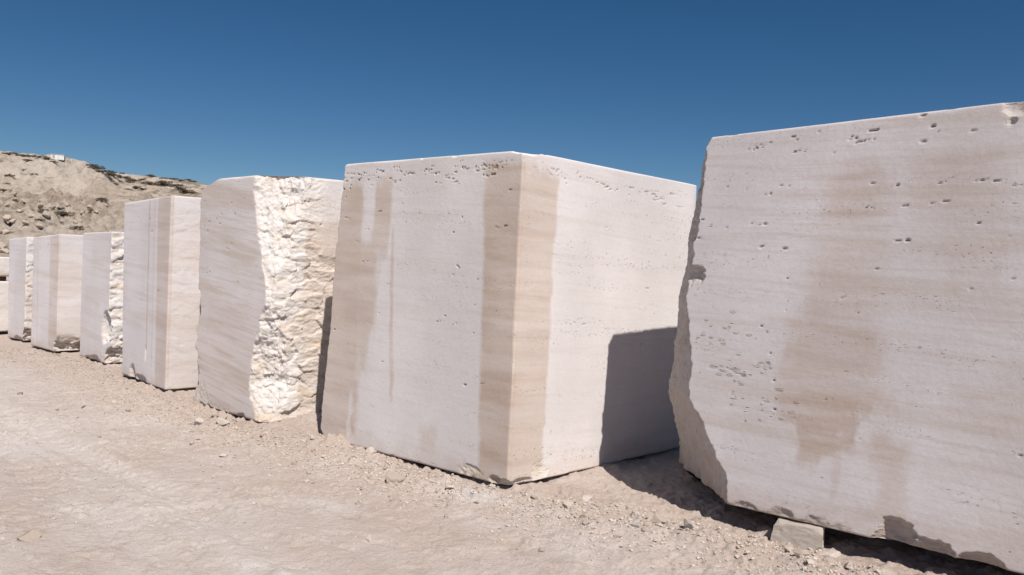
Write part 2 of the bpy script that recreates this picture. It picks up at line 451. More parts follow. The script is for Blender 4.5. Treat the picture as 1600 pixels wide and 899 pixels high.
def stone_block(spec):
    La, Lb, Hh = spec['size']                              # along the front, into the depth, height
    A, B, C = spec['grid']
    na, nb, nc = len(A), len(B), len(C)
    def idx(i, j, k): return (i * nb + j) * nc + k
    faces = []
    def quad_grid(I, J, fn, flip):
        a, b = np.meshgrid(I[:-1], J[:-1], indexing='ij')
        q = np.stack([fn(a, b), fn(a + 1, b), fn(a + 1, b + 1), fn(a, b + 1)], -1).reshape(-1, 4)
        return q[:, ::-1] if flip else q
    ia, ib, ic = np.arange(na), np.arange(nb), np.arange(nc)
    # handedness: s to the left, t away, z up
    faces.append(quad_grid(ia, ic, lambda a, b: idx(a, 0, b), True))
    faces.append(quad_grid(ia, ic, lambda a, b: idx(a, nb - 1, b), False))
    faces.append(quad_grid(ib, ic, lambda a, b: idx(0, a, b), False))
    faces.append(quad_grid(ib, ic, lambda a, b: idx(na - 1, a, b), True))
    faces.append(quad_grid(ia, ib, lambda a, b: idx(a, b, 0), False))
    faces.append(quad_grid(ia, ib, lambda a, b: idx(a, b, nc - 1), True))
    F = np.concatenate(faces)
    u, inv = np.unique(F.ravel(), return_inverse=True)
    F = inv.reshape(-1, 4)
    kk = u % nc; jj = (u // nc) % nb; ii = u // (nc * nb)
    P = np.stack([A[ii], B[jj], C[kk]], 1).astype(np.float64)
    onF, onE, onT, onBt, onL = jj == 0, ii == 0, kk == nc - 1, kk == 0, ii == na - 1
    P0 = P.copy()
    off = np.array(spec['seed']) * 3.71
    cz = P0[:, 2] / Hh; sN_, sL_ = spec['top'][0], spec['top'][1]
    SR = P0[:, 0] * (1 - cz) + cz * (sN_ + (sL_ - sN_) * P0[:, 0] / La)      # distance along the real, tapering front
    Q = P0 + off
    L3 = np.array([La, Lb, Hh])
    sd = spec['seed']
    # 1 rounded arrises with uneven radius
    r = spec.get('round', 0.012) * (1 + 0.8 * fbm(Q * 3.0, 3, sd))
    r = np.maximum(r, 0.002)[:, None]
    q = np.clip(P, r, L3 - r); dv = P - q
    nrm = np.linalg.norm(dv, axis=1, keepdims=True)
    P = q + np.minimum(r, nrm) * dv / np.maximum(nrm, 1e-9)
    fresh = np.zeros(len(P)); dirt_shade = np.zeros(len(P))
    # 2 cuts and bites
    nz = fbm(Q * 5.0, 5, sd + 7, 0.55); nz2 = fbm(Q * np.array([22, 22, 30.]), 4, sd + 9, 0.6)
    for (pt, n, amp, fn) in spec.get('cuts', []):
        n = np.array(n, float); n /= np.linalg.norm(n)
        dd = (P - np.array(pt)) @ n
        if fn is not None: dd = dd + fn(P0)
        dd = dd + amp * nz + amp * 0.35 * nz2
        m = dd > 0
        P[m] -= dd[m, None] * n
        fresh = np.maximum(fresh, smooth(dd, 0.0, 0.006))
    for (c, R, w, ns) in spec.get('bites', []):
        c = np.array(c, float); w = np.array(w, float); w /= np.linalg.norm(w); R = np.array(R, float)
        x = (P - c) / R
        near = (np.abs(x) < 1.4).all(1)
        ii_ = np.where(near)[0]
        if not len(ii_): continue
        xx = x[ii_]; rad = 1 + ns * nz[ii_] + ns * 0.5 * nz2[ii_]
        wv = w / R
        b_ = xx @ wv; a_ = wv @ wv; cc = (xx ** 2).sum(1) - rad ** 2
        ins = cc < 0
        t = np.where(ins, (-b_ + np.sqrt(np.maximum(b_ * b_ - a_ * cc, 0))) / a_, 0)
        P[ii_] += t[:, None] * w
        fresh[ii_] = np.maximum(fresh[ii_], smooth(t, 0.0, 0.004))
    # 3 rough, split faces
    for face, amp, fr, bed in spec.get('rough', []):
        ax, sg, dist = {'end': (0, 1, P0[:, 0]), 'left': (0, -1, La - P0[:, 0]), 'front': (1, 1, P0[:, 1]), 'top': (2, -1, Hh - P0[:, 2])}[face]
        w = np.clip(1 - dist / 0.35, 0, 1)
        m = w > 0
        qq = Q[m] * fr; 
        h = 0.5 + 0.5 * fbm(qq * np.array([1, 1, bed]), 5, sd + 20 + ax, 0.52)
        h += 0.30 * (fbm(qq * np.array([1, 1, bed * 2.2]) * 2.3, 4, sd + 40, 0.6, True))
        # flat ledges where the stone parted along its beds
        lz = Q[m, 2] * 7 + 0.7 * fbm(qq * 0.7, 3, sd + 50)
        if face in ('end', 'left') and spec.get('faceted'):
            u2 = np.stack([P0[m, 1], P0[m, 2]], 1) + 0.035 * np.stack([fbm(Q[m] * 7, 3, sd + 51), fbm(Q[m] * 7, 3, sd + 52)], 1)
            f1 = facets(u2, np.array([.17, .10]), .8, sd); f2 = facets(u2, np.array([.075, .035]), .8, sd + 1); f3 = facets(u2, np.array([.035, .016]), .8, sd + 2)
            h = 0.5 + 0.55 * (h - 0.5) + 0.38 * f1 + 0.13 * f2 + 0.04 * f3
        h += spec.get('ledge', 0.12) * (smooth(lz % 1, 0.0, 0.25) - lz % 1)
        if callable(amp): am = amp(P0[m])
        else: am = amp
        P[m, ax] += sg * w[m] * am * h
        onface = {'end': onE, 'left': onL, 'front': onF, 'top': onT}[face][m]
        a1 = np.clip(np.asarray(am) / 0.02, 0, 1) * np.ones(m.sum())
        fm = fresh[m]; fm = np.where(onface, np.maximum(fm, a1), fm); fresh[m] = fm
    # slight waviness of the sawn faces
    wv = 0.004 * fbm(Q * 1.6, 3, sd + 60)
    P[:, 1] += np.where(onF, wv, 0); P[:, 0] += np.where(onE, wv, 0)
    # 4 pits
    for face, u0, v0, wu, wv_, dep, dk in spec.get('pits', []):
        sel, ua = (onF, 0) if face == 'front' else (onE, 1)
        key = 'i' + face
        if key not in spec:
            spec[key] = np.where(sel)[0]
            spec[key + 'w'] = fbm(Q[spec[key]] * 28, 3, sd + 80)
        ix = spec[key]
        uu = (SR if face == 'front' else P0[:, 1])[ix] - u0; vv = P0[ix, 2] - v0 
        near = (np.abs(uu) < wu * 1.8) & (np.abs(vv) < wv_ * 1.8)
        k_ = np.where(near)[0]
        if not len(k_): continue
        rr = np.hypot(uu[k_] / wu, vv[k_] / wv_) + 0.45 * spec[key + 'w'][k_]
        dd = smooth(rr, 1.0, 0.55)
        if face == 'front': P[ix[k_], 1] += dep * dd
        else: P[ix[k_], 0] += dep * dd
        dirt_shade[ix[k_]] = np.maximum(dirt_shade[ix[k_]], dk * dd)  # dark pits: dirt plus the hole's shade put into the colour
        if dk < 0.3: fresh[ix[k_]] = np.maximum(fresh[ix[k_]], dd)
    # stains
    stain = np.zeros(len(P))
    wr = 0.055 * fbm(Q * np.array([5, 5, 1.6]), 5, sd + 90, .6) + 0.02 * fbm(Q * np.array([9, 9, 14]), 4, sd + 91, .6)
    vmod = 0.45 + 0.55 * smooth(fbm(Q * np.array([1.4, 1.4, 9]), 5, sd + 92, .6), -.35, .25)
    fr2 = fbm(Q * np.array([9, 9, 3]), 4, sd + 95)
    for face, u0a, u0b, u1a, u1b, z0, z1, soft, st, rag in spec.get('stains', []):
        # left/right edge given at the bottom (a) and the top (b)
        ua = SR if face == 'front' else P0[:, 1]
        other = P0[:, 1] if face == 'front' else P0[:, 0]
        f = np.clip((P0[:, 2] - z0) / (z1 - z0), 0, 1)
        lo = u0a + (u0b - u0a) * f; hi = u1a + (u1b - u1a) * f
        uw = ua + wr * rag
        m = smooth(uw, lo - soft, lo + soft) * (1 - smooth(uw, hi - soft, hi + soft))
        m *= smooth(P0[:, 2] + 0.16 * fr2 * min(rag, 1.5), z0 - 0.05, z0 + 0.05) * (1 - smooth(P0[:, 2] + 0.05 * fr2, z1 - 0.05, z1 + 0.05))
        m *= (other < 0.03)
        if st > 0: m *= 1 - spec.get('streaky', .35) + spec.get('streaky', .35) * vmod * 1.3
        stain = np.maximum(stain, m * st) if st > 0 else stain * (1 - m * (-st))
    splash = 0.55 * smooth(P0[:, 2] + 0.10 * fr2 + 0.05 * fbm(Q * 14, 3, sd + 97), 0.16, 0.0)
    stain = np.maximum(stain, splash * (0.6 + 0.4 * smooth(fr2, -.2, .3)))
    # 5 to the real, not quite square, block
    N = np.array(spec['N'], float); e1 = np.array([math.cos(math.radians(spec['front'])), math.sin(math.radians(spec['front']))])
    e2 = np.array([math.cos(math.radians(spec['depth'])), math.sin(math.radians(spec['depth']))])
    sN, sL, zN, zL, zR, zB = spec['top']                    # top corners: positions along the front and heights
    a, b, c = P[:, 0] / La, P[:, 1] / Lb, P[:, 2] / Hh
    s = (1 - c) * (a * La) + c * (sN + (sL - sN) * a)
    zt = (1 - a) * (1 - b) * zN + a * (1 - b) * zL + (1 - a) * b * zR + a * b * zB
    z = spec['z0'] + c * (zt - spec['z0'])
    lean = spec.get('lean', 0.0)
    t = b * Lb + lean * c * (1 - b)
    W = np.stack([e1[0] * s + e2[0] * t, e1[1] * s + e2[1] * t, z], 1)
    me = make_mesh(spec['name'], W, F, spec['mat'], True, {'box': P0 + off, 'stain': np.clip(stain, 0, 1), 'fresh': fresh, 'dirt_shade': dirt_shade})
    return link(spec['name'], me, loc=(N[0], N[1], 0), label=spec['label'], cat='stone block', group='row of quarried travertine blocks')

def edge_chips(rng, La, Lb, Hh, n, size, edges):
    out = []
    for _ in range(n):
        e = rng.choice(edges); R = size * (0.4 + rng.random() ** 2 * 1.4)
        k = 0.35 + 0.4 * rng.random()
        if e == 'front_top': c = (rng.uniform(0, La), -R * k, Hh + R * k * 0.9); w = (0, 1, -1); RR = (R * 1.9, R, R)
        elif e == 'front_bottom': c = (rng.uniform(0, La), -R * k, -R * k); w = (0, 1, 1); RR = (R * 1.7, R, R * 1.1)
        elif e == 'corner': c = (-R * k, -R * k, rng.uniform(0, Hh)); w = (1, 1, 0); RR = (R, R, R * 1.9)
        elif e == 'left': c = (La + R * k, -R * k, rng.uniform(0, Hh)); w = (-1, 1, 0); RR = (R, R, R * 1.8)
        elif e == 'end_top': c = (-R * k, rng.uniform(0, Lb), Hh + R * k); w = (1, 0, -1); RR = (R, R * 1.9, R)
        elif e == 'end_bottom': c = (-R * k, rng.uniform(0, Lb), -R * k); w = (1, 0, 1); RR = (R, R * 1.7, R)
        out.append((c, RR, w, 0.35))
    return out
def random_pits(rng, face, u0, u1, Hh, n, bands):
    """open pores in short runs along the bedding, of very uneven size, often running together"""
    out = []
    while n > 0:
        z0, spread, slope = rng.choice(bands)
        u = rng.uniform(u0, u1); v = z0 + slope * (u - u0) + rng.gauss(0, spread)
        for _ in range(rng.choice([1, 1, 2, 3, 5])):
            n -= 1
            if not 0.03 < v < Hh - 0.02: continue
            w = 0.0026 + 0.0042 * rng.random() ** 3
            out.append((face, u, v, w * rng.uniform(1.2, 4.0), w * rng.uniform(.7, 1.0), 0.004 + w * 0.5, rng.uniform(0.2, 0.8)))
            u += rng.uniform(.008, .03); v += rng.gauss(0, .004)
    return out
def pit_cluster(rng, face, u, v, su, sv, n, dk=0.0):
    return [(face, rng.gauss(u, su), rng.gauss(v, sv), w * rng.uniform(0.9, 2.6), w, 0.0024, dk if rng.random() > 0.08 else 0.5)
            for w in [rng.uniform(0.004, 0.014) for _ in range(n)]]

rng = random.Random(4)
# --- the big block cut by the right edge of the photograph
La, Lb, Hh = 3.53, 1.75, 2.07
vb = lambda P: np.interp(P[:, 2], [0, .15, .32, .57, .79, 1.12, 1.38, 1.75, 2.0, 2.07], [.76, .70, .56, .37, .31, .19, .16, .08, .05, .07])
def fA(s, z):
    """front distance measured on the real block -> distance on the unsheared box"""
    c = (z - 0.13) / 2.07
    return (s - c * -0.02) / ((1 - c) + c * (3.035 + 0.02) / 3.53)
bitesA = edge_chips(rng, La, Lb, Hh, 44, 0.026, ['front_top', 'front_top', 'left', 'left', 'left', 'front_top']) + edge_chips(rng, La, Lb, Hh, 26, 0.04, ['front_bottom'])
bitesA += [((2.70, -0.02, -0.0), (0.13, 0.033, 0.05), (0, 1, 0.1), 0.35), ((2.50, -0.02, -0.0), (0.10, 0.032, 0.08), (0, 1, 0.1), 0.35),
           ((2.20, -0.02, -0.01), (0.22, 0.034, 0.10), (0, 1, 0.1), 0.4), ((1.92, -0.03, -0.02), (0.13, 0.10, 0.16), (0.35, 1, 0.15), 0.28),
           ((1.80, -0.03, -0.05), (0.22, 0.085, 0.12), (0.4, 1, 0.3), 0.3), ((1.55, -0.02, -0.03), (0.13, 0.06, 0.09), (0, 1, 0.25), 0.3),
           ((fA(1.49, 2.18), -0.02, 2.05), (0.09, 0.055, 0.06), (0.2, 1, -0.3), 0.3), ((fA(1.40, 2.18), -0.02, 2.06), (0.10, 0.04, 0.08), (0, 1, -0.3), 0.3),
           ((fA(1.51, 2.12), -0.015, 1.985), (0.035, 0.035, 0.03), (0, 1, 0.3), 0.3),
           ((fA(3.07, 1.43), -0.03, 1.27), (0.10, 0.075, 0.09), (-0.3, 1, 0.4), 0.45)]
pitsA = [('front', s, (z - 0.13) * 1.0, w * .75, h * .5, d_ * .5, 0.75) for s, z, w, h, d_ in
         [(2.095, 2.138, .045, .012, .03), (1.832, 2.128, .018, .010, .025), (1.876, 2.185, .03, .012, .02), (1.918, 1.592, .020, .014, .025), (1.62, 1.664, .016, .008, .02),
          (1.496, 1.606, .014, .008, .02), (2.612, 1.519, .008, .008, .015), (2.502, 2.15, .020, .007, .02), (2.368, 2.16, .014, .008, .015), (2.631, 1.137, .012, .010, .02),
          (2.574, 0.993, .010, .010, .02), (2.539, 0.697, .014, .012, .02), (2.272, 0.785, .016, .008, .015), (2.48, 2.13, .010, .008, .015), (2.2, 2.12, .012, .008, .015),
          (2.55, 0.85, .010, .012, .02), (1.97, 0.72, .004, .05, .01)]]
pitsA += pit_cluster(rng, 'front', 2.80, 0.76, .07, .03, 20) + pit_cluster(rng, 'front', 2.76, 0.63, .02, .06, 9) + pit_cluster(rng, 'front', 2.57, 0.57, .06, .05, 16)
pitsA += pit_cluster(rng, 'front', 2.90, 0.92, .05, .02, 8) + pit_cluster(rng, 'front', 2.6, 0.80, .03, .02, 8) + pit_cluster(rng, 'front', 2.78, 0.98, .1, .06, 12)
pitsA += random_pits(rng, 'front', 1.3, 3.1, Hh, 130, [(1.98, .02, .0), (2.0, .03, .01), (1.93, .03, .01), (1.72, .015, .03), (1.60, .02, .03), (1.75, .1, 0), (1.45, .05, .04), (1.2, .3, .05), (0.7, .4, 0)])
stA = [('front', 2.06, 2.00, 2.38, 2.30, 0.90, 1.85, .08, .36, 2.2), ('front', 2.02, 2.04, 2.50, 2.42, 0.62, 1.05, .06, .42, 2.6), ('front', 2.22, 2.12, 2.42, 2.50, 0.38, 0.72, .04, .55, 3.0),
       ('front', 1.85, 1.88, 2.07, 2.10, 0.05, 0.50, .05, .36, 2.5), ('front', 1.5, 1.5, 1.85, 1.9, 1.30, 1.85, .09, .26, 2.5), ('front', 2.20, 2.20, 2.23, 2.24, 0.1, 0.42, .01, .25, .6), ('front', .8, .8, 1.6, 1.6, .1, .9, .2, .2, 3)]
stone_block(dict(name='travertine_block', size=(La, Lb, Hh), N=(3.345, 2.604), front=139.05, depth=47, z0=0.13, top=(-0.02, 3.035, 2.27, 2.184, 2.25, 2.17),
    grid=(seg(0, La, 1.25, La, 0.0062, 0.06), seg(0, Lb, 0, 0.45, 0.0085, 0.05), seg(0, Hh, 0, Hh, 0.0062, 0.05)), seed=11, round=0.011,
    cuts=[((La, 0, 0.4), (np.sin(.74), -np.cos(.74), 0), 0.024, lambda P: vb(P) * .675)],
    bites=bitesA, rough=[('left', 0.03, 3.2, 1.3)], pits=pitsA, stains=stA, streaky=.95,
    mat=stone_material('travertine_pale', (0.97, 0.965, 0.985), 0.62, 0.8, 0.05, 1.0, ((0.56, 0.505, 0.46), (0.47, 0.40, 0.34))),  # darker broken colours: shade of the left break put into the stone
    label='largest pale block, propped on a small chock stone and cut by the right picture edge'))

# --- the block with the brown bands, standing corner-on
La, Lb, Hh = 1.965, 1.95, 2.10
bitesB = edge_chips(rng, La, Lb, Hh, 70, 0.023, ['front_top', 'left', 'corner', 'end_top', 'front_bottom', 'front_bottom', 'end_bottom'])
bitesB += [((0.02, -0.02, 0.0), (0.10, 0.06, 0.05), (0.5, 1, 1), 0.3), ((-0.02, 0.10, 0.0), (0.05, 0.15, 0.05), (1, 0.3, 1), 0.3), ((-0.01, 0.30, 0.05), (0.022, 0.10, 0.10), (1, 0, 0), 0.6),
           ((0.12, -0.005, 0.02), (0.06, 0.03, 0.035), (0, 1, 0), 0.4), ((0.30, -0.01, 0.03), (0.12, 0.022, 0.07), (0, 1, 0), 0.6), ((0.02, 0.05, 2.12), (0.12, 0.16, 0.05), (0.6, 0.6, -1), 0.3)]
pitsB = [('front', s, z - 0.03, w * .75, h * .55, .010, .8) for s, z, w, h in [(1.566, 2.003, .026, .010), (1.056, 2.02, .016, .012), (.809, 2.03, .010, .010), (1.755, 1.94, .022, .012), (1.677, 1.94, .012, .010),
         (.551, 2.02, .018, .008), (.359, 2.02, .014, .010), (1.055, 1.756, .010, .008), (1.025, 1.688, .008, .008), (.301, 1.99, .012, .008), (.139, 2.03, .010, .008), (.476, 1.721, .014, .006),
         (.174, 1.656, .012, .006), (1.45, 2.0, .016, .006), (1.34, 2.01, .016, .006), (1.72, 1.88, .008, .012), (.85, 2.035, .014, .006), (.55, 1.62, .012, .006)]]
pitsB += [('end', t, z - 0.03, w * .75, h * .55, .010, .8) for t, z, w, h in [(.328, 2.01, .010, .008), (.398, 2.0, .014, .010), (.843, 1.996, .014, .010), (.95, 1.988, .018, .008), (1.362, 1.493, .020, .006), (.516, 2.05, .010, .006),
         (.41, 1.97, .010, .008), (.62, 2.03, .010, .008)]]
pitsB += [(f, u, v, w, h, d_, rng.uniform(.6, .9)) for f, u, v, w, h, d_, _ in random_pits(rng, 'front', 0.02, 1.8, Hh, 110, [(1.995, .014, .0), (2.02, .02, 0), (1.96, .03, 0)]) + random_pits(rng, 'end', 0.02, 1.6, Hh, 45, [(2.0, .02, -.02)])]
pitsB += random_pits(rng, 'front', 0.02, 1.9, Hh, 170, [(2.0, .02, .0), (1.99, .025, .005), (2.02, .02, 0), (1.94, .02, .0), (1.7, .1, 0), (1.3, .15, .05), (.95, .05, .06), (.6, .1, .05), (2.02, .015, 0), (2.0, .02, 0)])
pitsB += random_pits(rng, 'end', 0.02, 1.7, Hh, 70, [(2.0, .02, -.03), (1.98, .03, -.03), (1.7, .1, 0), (1.1, .4, 0)])
stB = [('front', -.1, -.1, .25, .29, .0, 2.04, .022, .78, .5), ('end', -.1, -.1, .31, .34, .0, 1.98, .018, .68, .9), ('end', -.1, -.1, .2, .12, 1.95, 2.05, .03, .5, .6),
       ('front', 1.50, 1.50, 2.2, 2.2, .0, 1.95, .05, .70, 1.6), ('front', 1.34, 1.30, 1.60, 1.60, .85, 1.60, .05, .62, 1.8), ('front', 1.40, 1.36, 1.60, 1.60, .55, 1.0, .04, .62, 1.6),
       ('front', 1.22, 1.17, 1.38, 1.36, 1.45, 1.97, .02, .60, .5), ('front', 1.10, 1.15, 1.14, 1.18, .38, 1.6, .012, .55, .4), ('front', .62, .62, .80, .80, .0, .28, .03, .35, 1.5),
       ('front', 1.40, 1.42, 1.52, 1.52, 1.50, 2.0, .02, -.85, .8), ('front', 1.58, 1.58, 1.63, 1.63, .0, .40, .01, -.7, 2.0)]
stone_block(dict(name='travertine_block', size=(La, Lb, Hh), N=(0.017, 4.977), front=139.6, depth=44.5, z0=0.03, top=(-0.03, 1.764, 2.135, 2.15, 2.11, 2.12),
    grid=(seg(0, La, 0, La, 0.0062, 0.05), seg(0, Lb, 0, 1.6, 0.0062, 0.05), seg(0, Hh, 0, Hh, 0.0062, 0.05)), seed=23, round=0.014,
    cuts=[((0.03, 0, 0), (-1, -0.8, 0), 0.006, lambda P: -0.016 + 0 * P[:, 0]),
          ((La, 0, 1), (1, -.6, 0), 0.012, lambda P: -0.012 + 0.02 * smooth(P[:, 2], 1.4, 1.9)), ((La - .02, 0, Hh), (1, -.2, .9), 0.01, lambda P: 0.01 + 0 * P[:, 0]),
          ((La, 0, 0.03), (1, -.2, -1), 0.01, lambda P: 0.03 + 0 * P[:, 0])],
    bites=bitesB, rough=[('left', 0.03, 3.0, 1.5)], pits=pitsB, stains=stB,
    mat=stone_material('travertine_white', (1.0, 1.0, 1.0), 0.30, 0.8, 0.05),
    label='large smooth block standing corner-on with wide brown stains down its near corner'))

# --- split block with the rough end
La, Lb, Hh = 1.353, 1.8, 2.09
def boundC(P):
    e = np.interp(P[:, 2], [0, .1, .35, .65, 1.03, 1.24, 1.48, 1.78, 2.09], [.14, .20, .30, .24, .06, .08, .20, .33, .42])
    return e
cutC = lambda P: boundC(P) * 0.62
bitesC = edge_chips(rng, La, Lb, Hh, 24, 0.035, ['left', 'left', 'front_bottom', 'front_top', 'left']) + [
    ((1.36, -0.02, 0.9), (.10, .08, .20), (-1, 1, 0), .35), ((1.38, 0, .25), (.12, .08, .25), (-1, 1, 0), .4), ((.8, -0.03, -0.02), (.5, .04, .12), (0, 1, .4), .15), ((1.15, -0.04, 0.05), (.3, .05, .30), (0, 1, .2), .15),
    ((1.36, 0, 2.1), (.12, .2, .09), (-1, 0, -1), .3)]
pitsC = random_pits(rng, 'front', .3, 1.3, Hh, 60, [(1.9, .05, 0), (1.6, .1, .05), (1.0, .3, .05)])
stone_block(dict(name='travertine_block', size=(La, Lb, Hh), N=(-2.02, 6.614), front=136.0, depth=46, z0=0.03, top=(-0.10, 1.30, 2.11, 2.125, 2.13, 2.13),
    grid=(seg(0, La, 0, La, 0.0085, 0.05), seg(0, Lb, 0, 0.95, 0.0085, 0.06), seg(0, Hh, 0, Hh, 0.0085, 0.05)), seed=37, round=0.02,
    cuts=[((0, 0, 1), (-.62, -.78, 0), 0.05, cutC), ((La, 0, Hh), (.32, -.1, 1.2), 0.012, lambda P: .10 + 0 * P[:, 0]), ((La, 0, Hh), (1, -.3, .7), 0.02, lambda P: .07 + 0 * P[:, 0])],
    bites=bitesC, faceted=True, ledge=.10, rough=[('end', lambda P: 0.038 - 0.033 * smooth(P[:, 1], .35, .5) * smooth(P[:, 2], 1.3, 1.5), 2.0, 1.35), ('left', .04, 3, 1.5)], pits=pitsC,
    stains=[('front', .2, .2, 1.4, 1.4, 0, 1.0, .2, .25, 1), ('end', .32, .32, 1.0, 1.0, .0, 1.7, .02, .45, .5), ('end', .12, .12, .7, .7, .55, .85, .1, .4, 1.5)],
    mat=stone_material('travertine_veined', (0.98, 0.965, 0.96), 1.0, 0.6, 0.10),
    label='weathered block with a jagged split end, between the brown-banded block and the tall narrow block'))

# --- the more distant blocks of the row
def far_block(N, La, Lb, Hh, front, depth, top, seed, label, tint, vein, rough, bites, stains, grid=0.013, cuts=(), rnd=0.012):
    b = edge_chips(random.Random(seed), La, Lb, Hh, 16, 0.03, ['front_top', 'corner', 'corner', 'end_top', 'front_bottom', 'end_bottom', 'left']) + bites
    return stone_block(dict(name='travertine_block', size=(La, Lb, Hh), N=N, front=front, depth=depth, z0=0.03, top=top,
        faceted=True, grid=(seg(0, La, 0, La, grid, 0.05), seg(0, Lb, 0, 0.6, grid, 0.1), seg(0, Hh, 0, Hh, grid, 0.05)), seed=seed, round=rnd, cuts=list(cuts),
        bites=b, rough=rough, stains=stains, pits=random_pits(random.Random(seed), 'front', .05, La - .05, Hh, 25, [(Hh * .9, .05, 0), (Hh * .5, .3, 0)]),
        mat=stone_material('travertine_far', tint, vein, 0.3, 0.06, 0.0), label=label))
far_block((-3.507, 8.151), 1.355, 1.7, 1.99, 133.2, 44.5, (-0.03, 1.42, 2.02, 1.99, 2.03, 2.0), 41,
    'tall narrow block with thin dark streaks, next beyond the block with the jagged end', (0.97, .965, .985), .5,
    [('end', 0.007, 3, 1.3)],
    [((1.0, -.01, 0.0), (.10, .05, .16), (0, 1, .3), .3), ((.72, -.01, .02), (.20, .04, .05), (0, 1, .5), .3), ((.60, -.005, .32), (.03, .02, .10), (0, 1, 0), .4)],
    [('front', -.1, -.1, .30, .33, 0, 2.1, .012, .55, .2), ('front', .565, .565, .595, .595, .3, 2.1, .006, .7, .1), ('front', .40, .40, .44, .44, .2, 2.1, .01, .25, .1),
     ('end', -.1, -.1, .9, .9, 0, 1.05, .05, .22, .5), ('end', -.1, -.1, .9, .9, 1.25, 1.7, .05, .18, .5)])
far_block((-4.979, 9.893), 1.085, 1.7, 1.64, 134.9, 48, (-0.06, 1.05, 1.68, 1.67, 1.69, 1.67), 43,
    'low block with plain grey front and jagged white end, touching the tall narrow block', (0.95, .945, .965), .5,
    [('end', 0.05, 2.6, 1.4)], [((-.02, .05, 0), (.12, .3, .22), (1, 1, .8), .4), ((.55, -.02, -.02), (.4, .05, .09), (0, 1, 1), .4), ((0.1, 0, .45), (.16, .08, .2), (.2, 1, 0), .4)],
    [('front', -.1, -.1, .9, .9, .7, .95, .05, .2, 1)], 0.014)
far_block((-6.197, 10.914), 1.055, 1.7, 1.60, 137.6, 50, (-0.01, 1.04, 1.65, 1.605, 1.665, 1.64), 47,
    'low block with a clean sawn front and a cream-striped end', (0.97, .965, .98), .6,
    [('end', lambda P: 0.004 + 0.09 * (1 - smooth(P[:, 2], .12, .24)), 3.5, 2)], [((-.02, .2, 0), (.10, .5, .15), (1, 0, .6), .4)],
    [('front', -.1, -.1, .33, .34, 0, 1.7, .01, .45, .1), ('front', .78, .84, .80, .86, 0, 1.7, .006, .6, .1), ('end', -.1, -.1, .9, .9, .75, 1.2, .03, .28, .4), ('end', -.1, -.1, .9, .9, .1, .65, .05, .18, .4)], 0.015)
far_block((-7.354, 12.091), 0.806, 1.6, 1.57, 137.6, 52, (-0.03, .83, 1.62, 1.58, 1.625, 1.6), 53,
    'low block with a grey front and a rough cream end, beside the stacked slabs', (0.93, .93, .955), .5,
    [('end', 0.04, 2.6, 1.4)], [((-.02, .2, 0), (.12, .4, .2), (1, 0, .6), .4), ((.3, -.02, 0), (.3, .05, .06), (0, 1, 1), .4)],
    [('end', -.1, -.1, .9, .9, .0, .9, .1, .4, .4)], 0.016)
# two thick slabs lying one on the other at the far left
def slab(z0, h, label, seed, dx=0.0):
    La, Lb = 1.5, 1.4
    o = stone_block(dict(name='travertine_slab', size=(La, Lb, h), N=(-9.02 + dx, 12.20 + dx), front=150, depth=55.4, z0=z0, top=(0, La, z0 + h, z0 + h, z0 + h, z0 + h),
        grid=(seg(0, La, 0, La, .03, .05), seg(0, Lb, 0, Lb, .02, .1), seg(0, h, 0, h, .02, .05)), seed=seed, round=.02,
        bites=edge_chips(random.Random(seed), La, Lb, h, 14, .05, ['corner', 'end_top', 'end_bottom', 'front_top']), rough=[('end', .015, 3, 2)],
        stains=[], mat=stone_material('travertine_slab_white', (1.02, 1.01, 1.0), .3, .3), label=label))
    o['category'] = 'stone slab'; o['group'] = 'two stacked slabs'
slab(0.06, 0.83, 'lower and thicker of the two white slabs stacked at the far left end of the row', 61)
slab(0.97, 0.32, 'upper and thinner of the two white slabs stacked at the far left end of the row', 67, -0.02)
# thin wooden spacers the upper slab lies on
wood = plain_material('dark_wood', (0.10, 0.07, 0.05))
def box_mesh(name, dx, dy, dz, mat, jitter=0.0, seed=1):
    r = random.Random(seed)
    V = [((i - .5) * dx + r.uniform(-jitter, jitter), (j - .5) * dy + r.uniform(-jitter, jitter), k * dz) for i in (0, 1) for j in (0, 1) for k in (0, 1)]
    F = [(0, 1, 3, 2), (4, 6, 7, 5), (0, 4, 5, 1), (2, 3, 7, 6), (0, 2, 6, 4), (1, 5, 7, 3)]
    return make_mesh(name, V, F, mat, False)
def slab_pt(s, t):
    e1 = (math.cos(math.radians(150)), math.sin(math.radians(150))); e2 = (math.cos(math.radians(55.4)), math.sin(math.radians(55.4)))
    return (-9.02 + e1[0] * s + e2[0] * t, 12.20 + e1[1] * s + e2[1] * t)
for i, (s, t, lab) in enumerate([(0.75, 1.20, 'dark wooden spacer between the stacked slabs, the one nearer the upright blocks'), (0.75, 0.2, 'dark wooden spacer between the stacked slabs, the one farther from the upright blocks')]):
    x, y = slab_pt(s, t)
    o = link('timber_spacer', box_mesh('timber_spacer', 1.3, .10, .078, wood, .002, i), loc=(x, y, .891), label=lab, cat='timber')
    o.rotation_euler.z = math.radians(150)

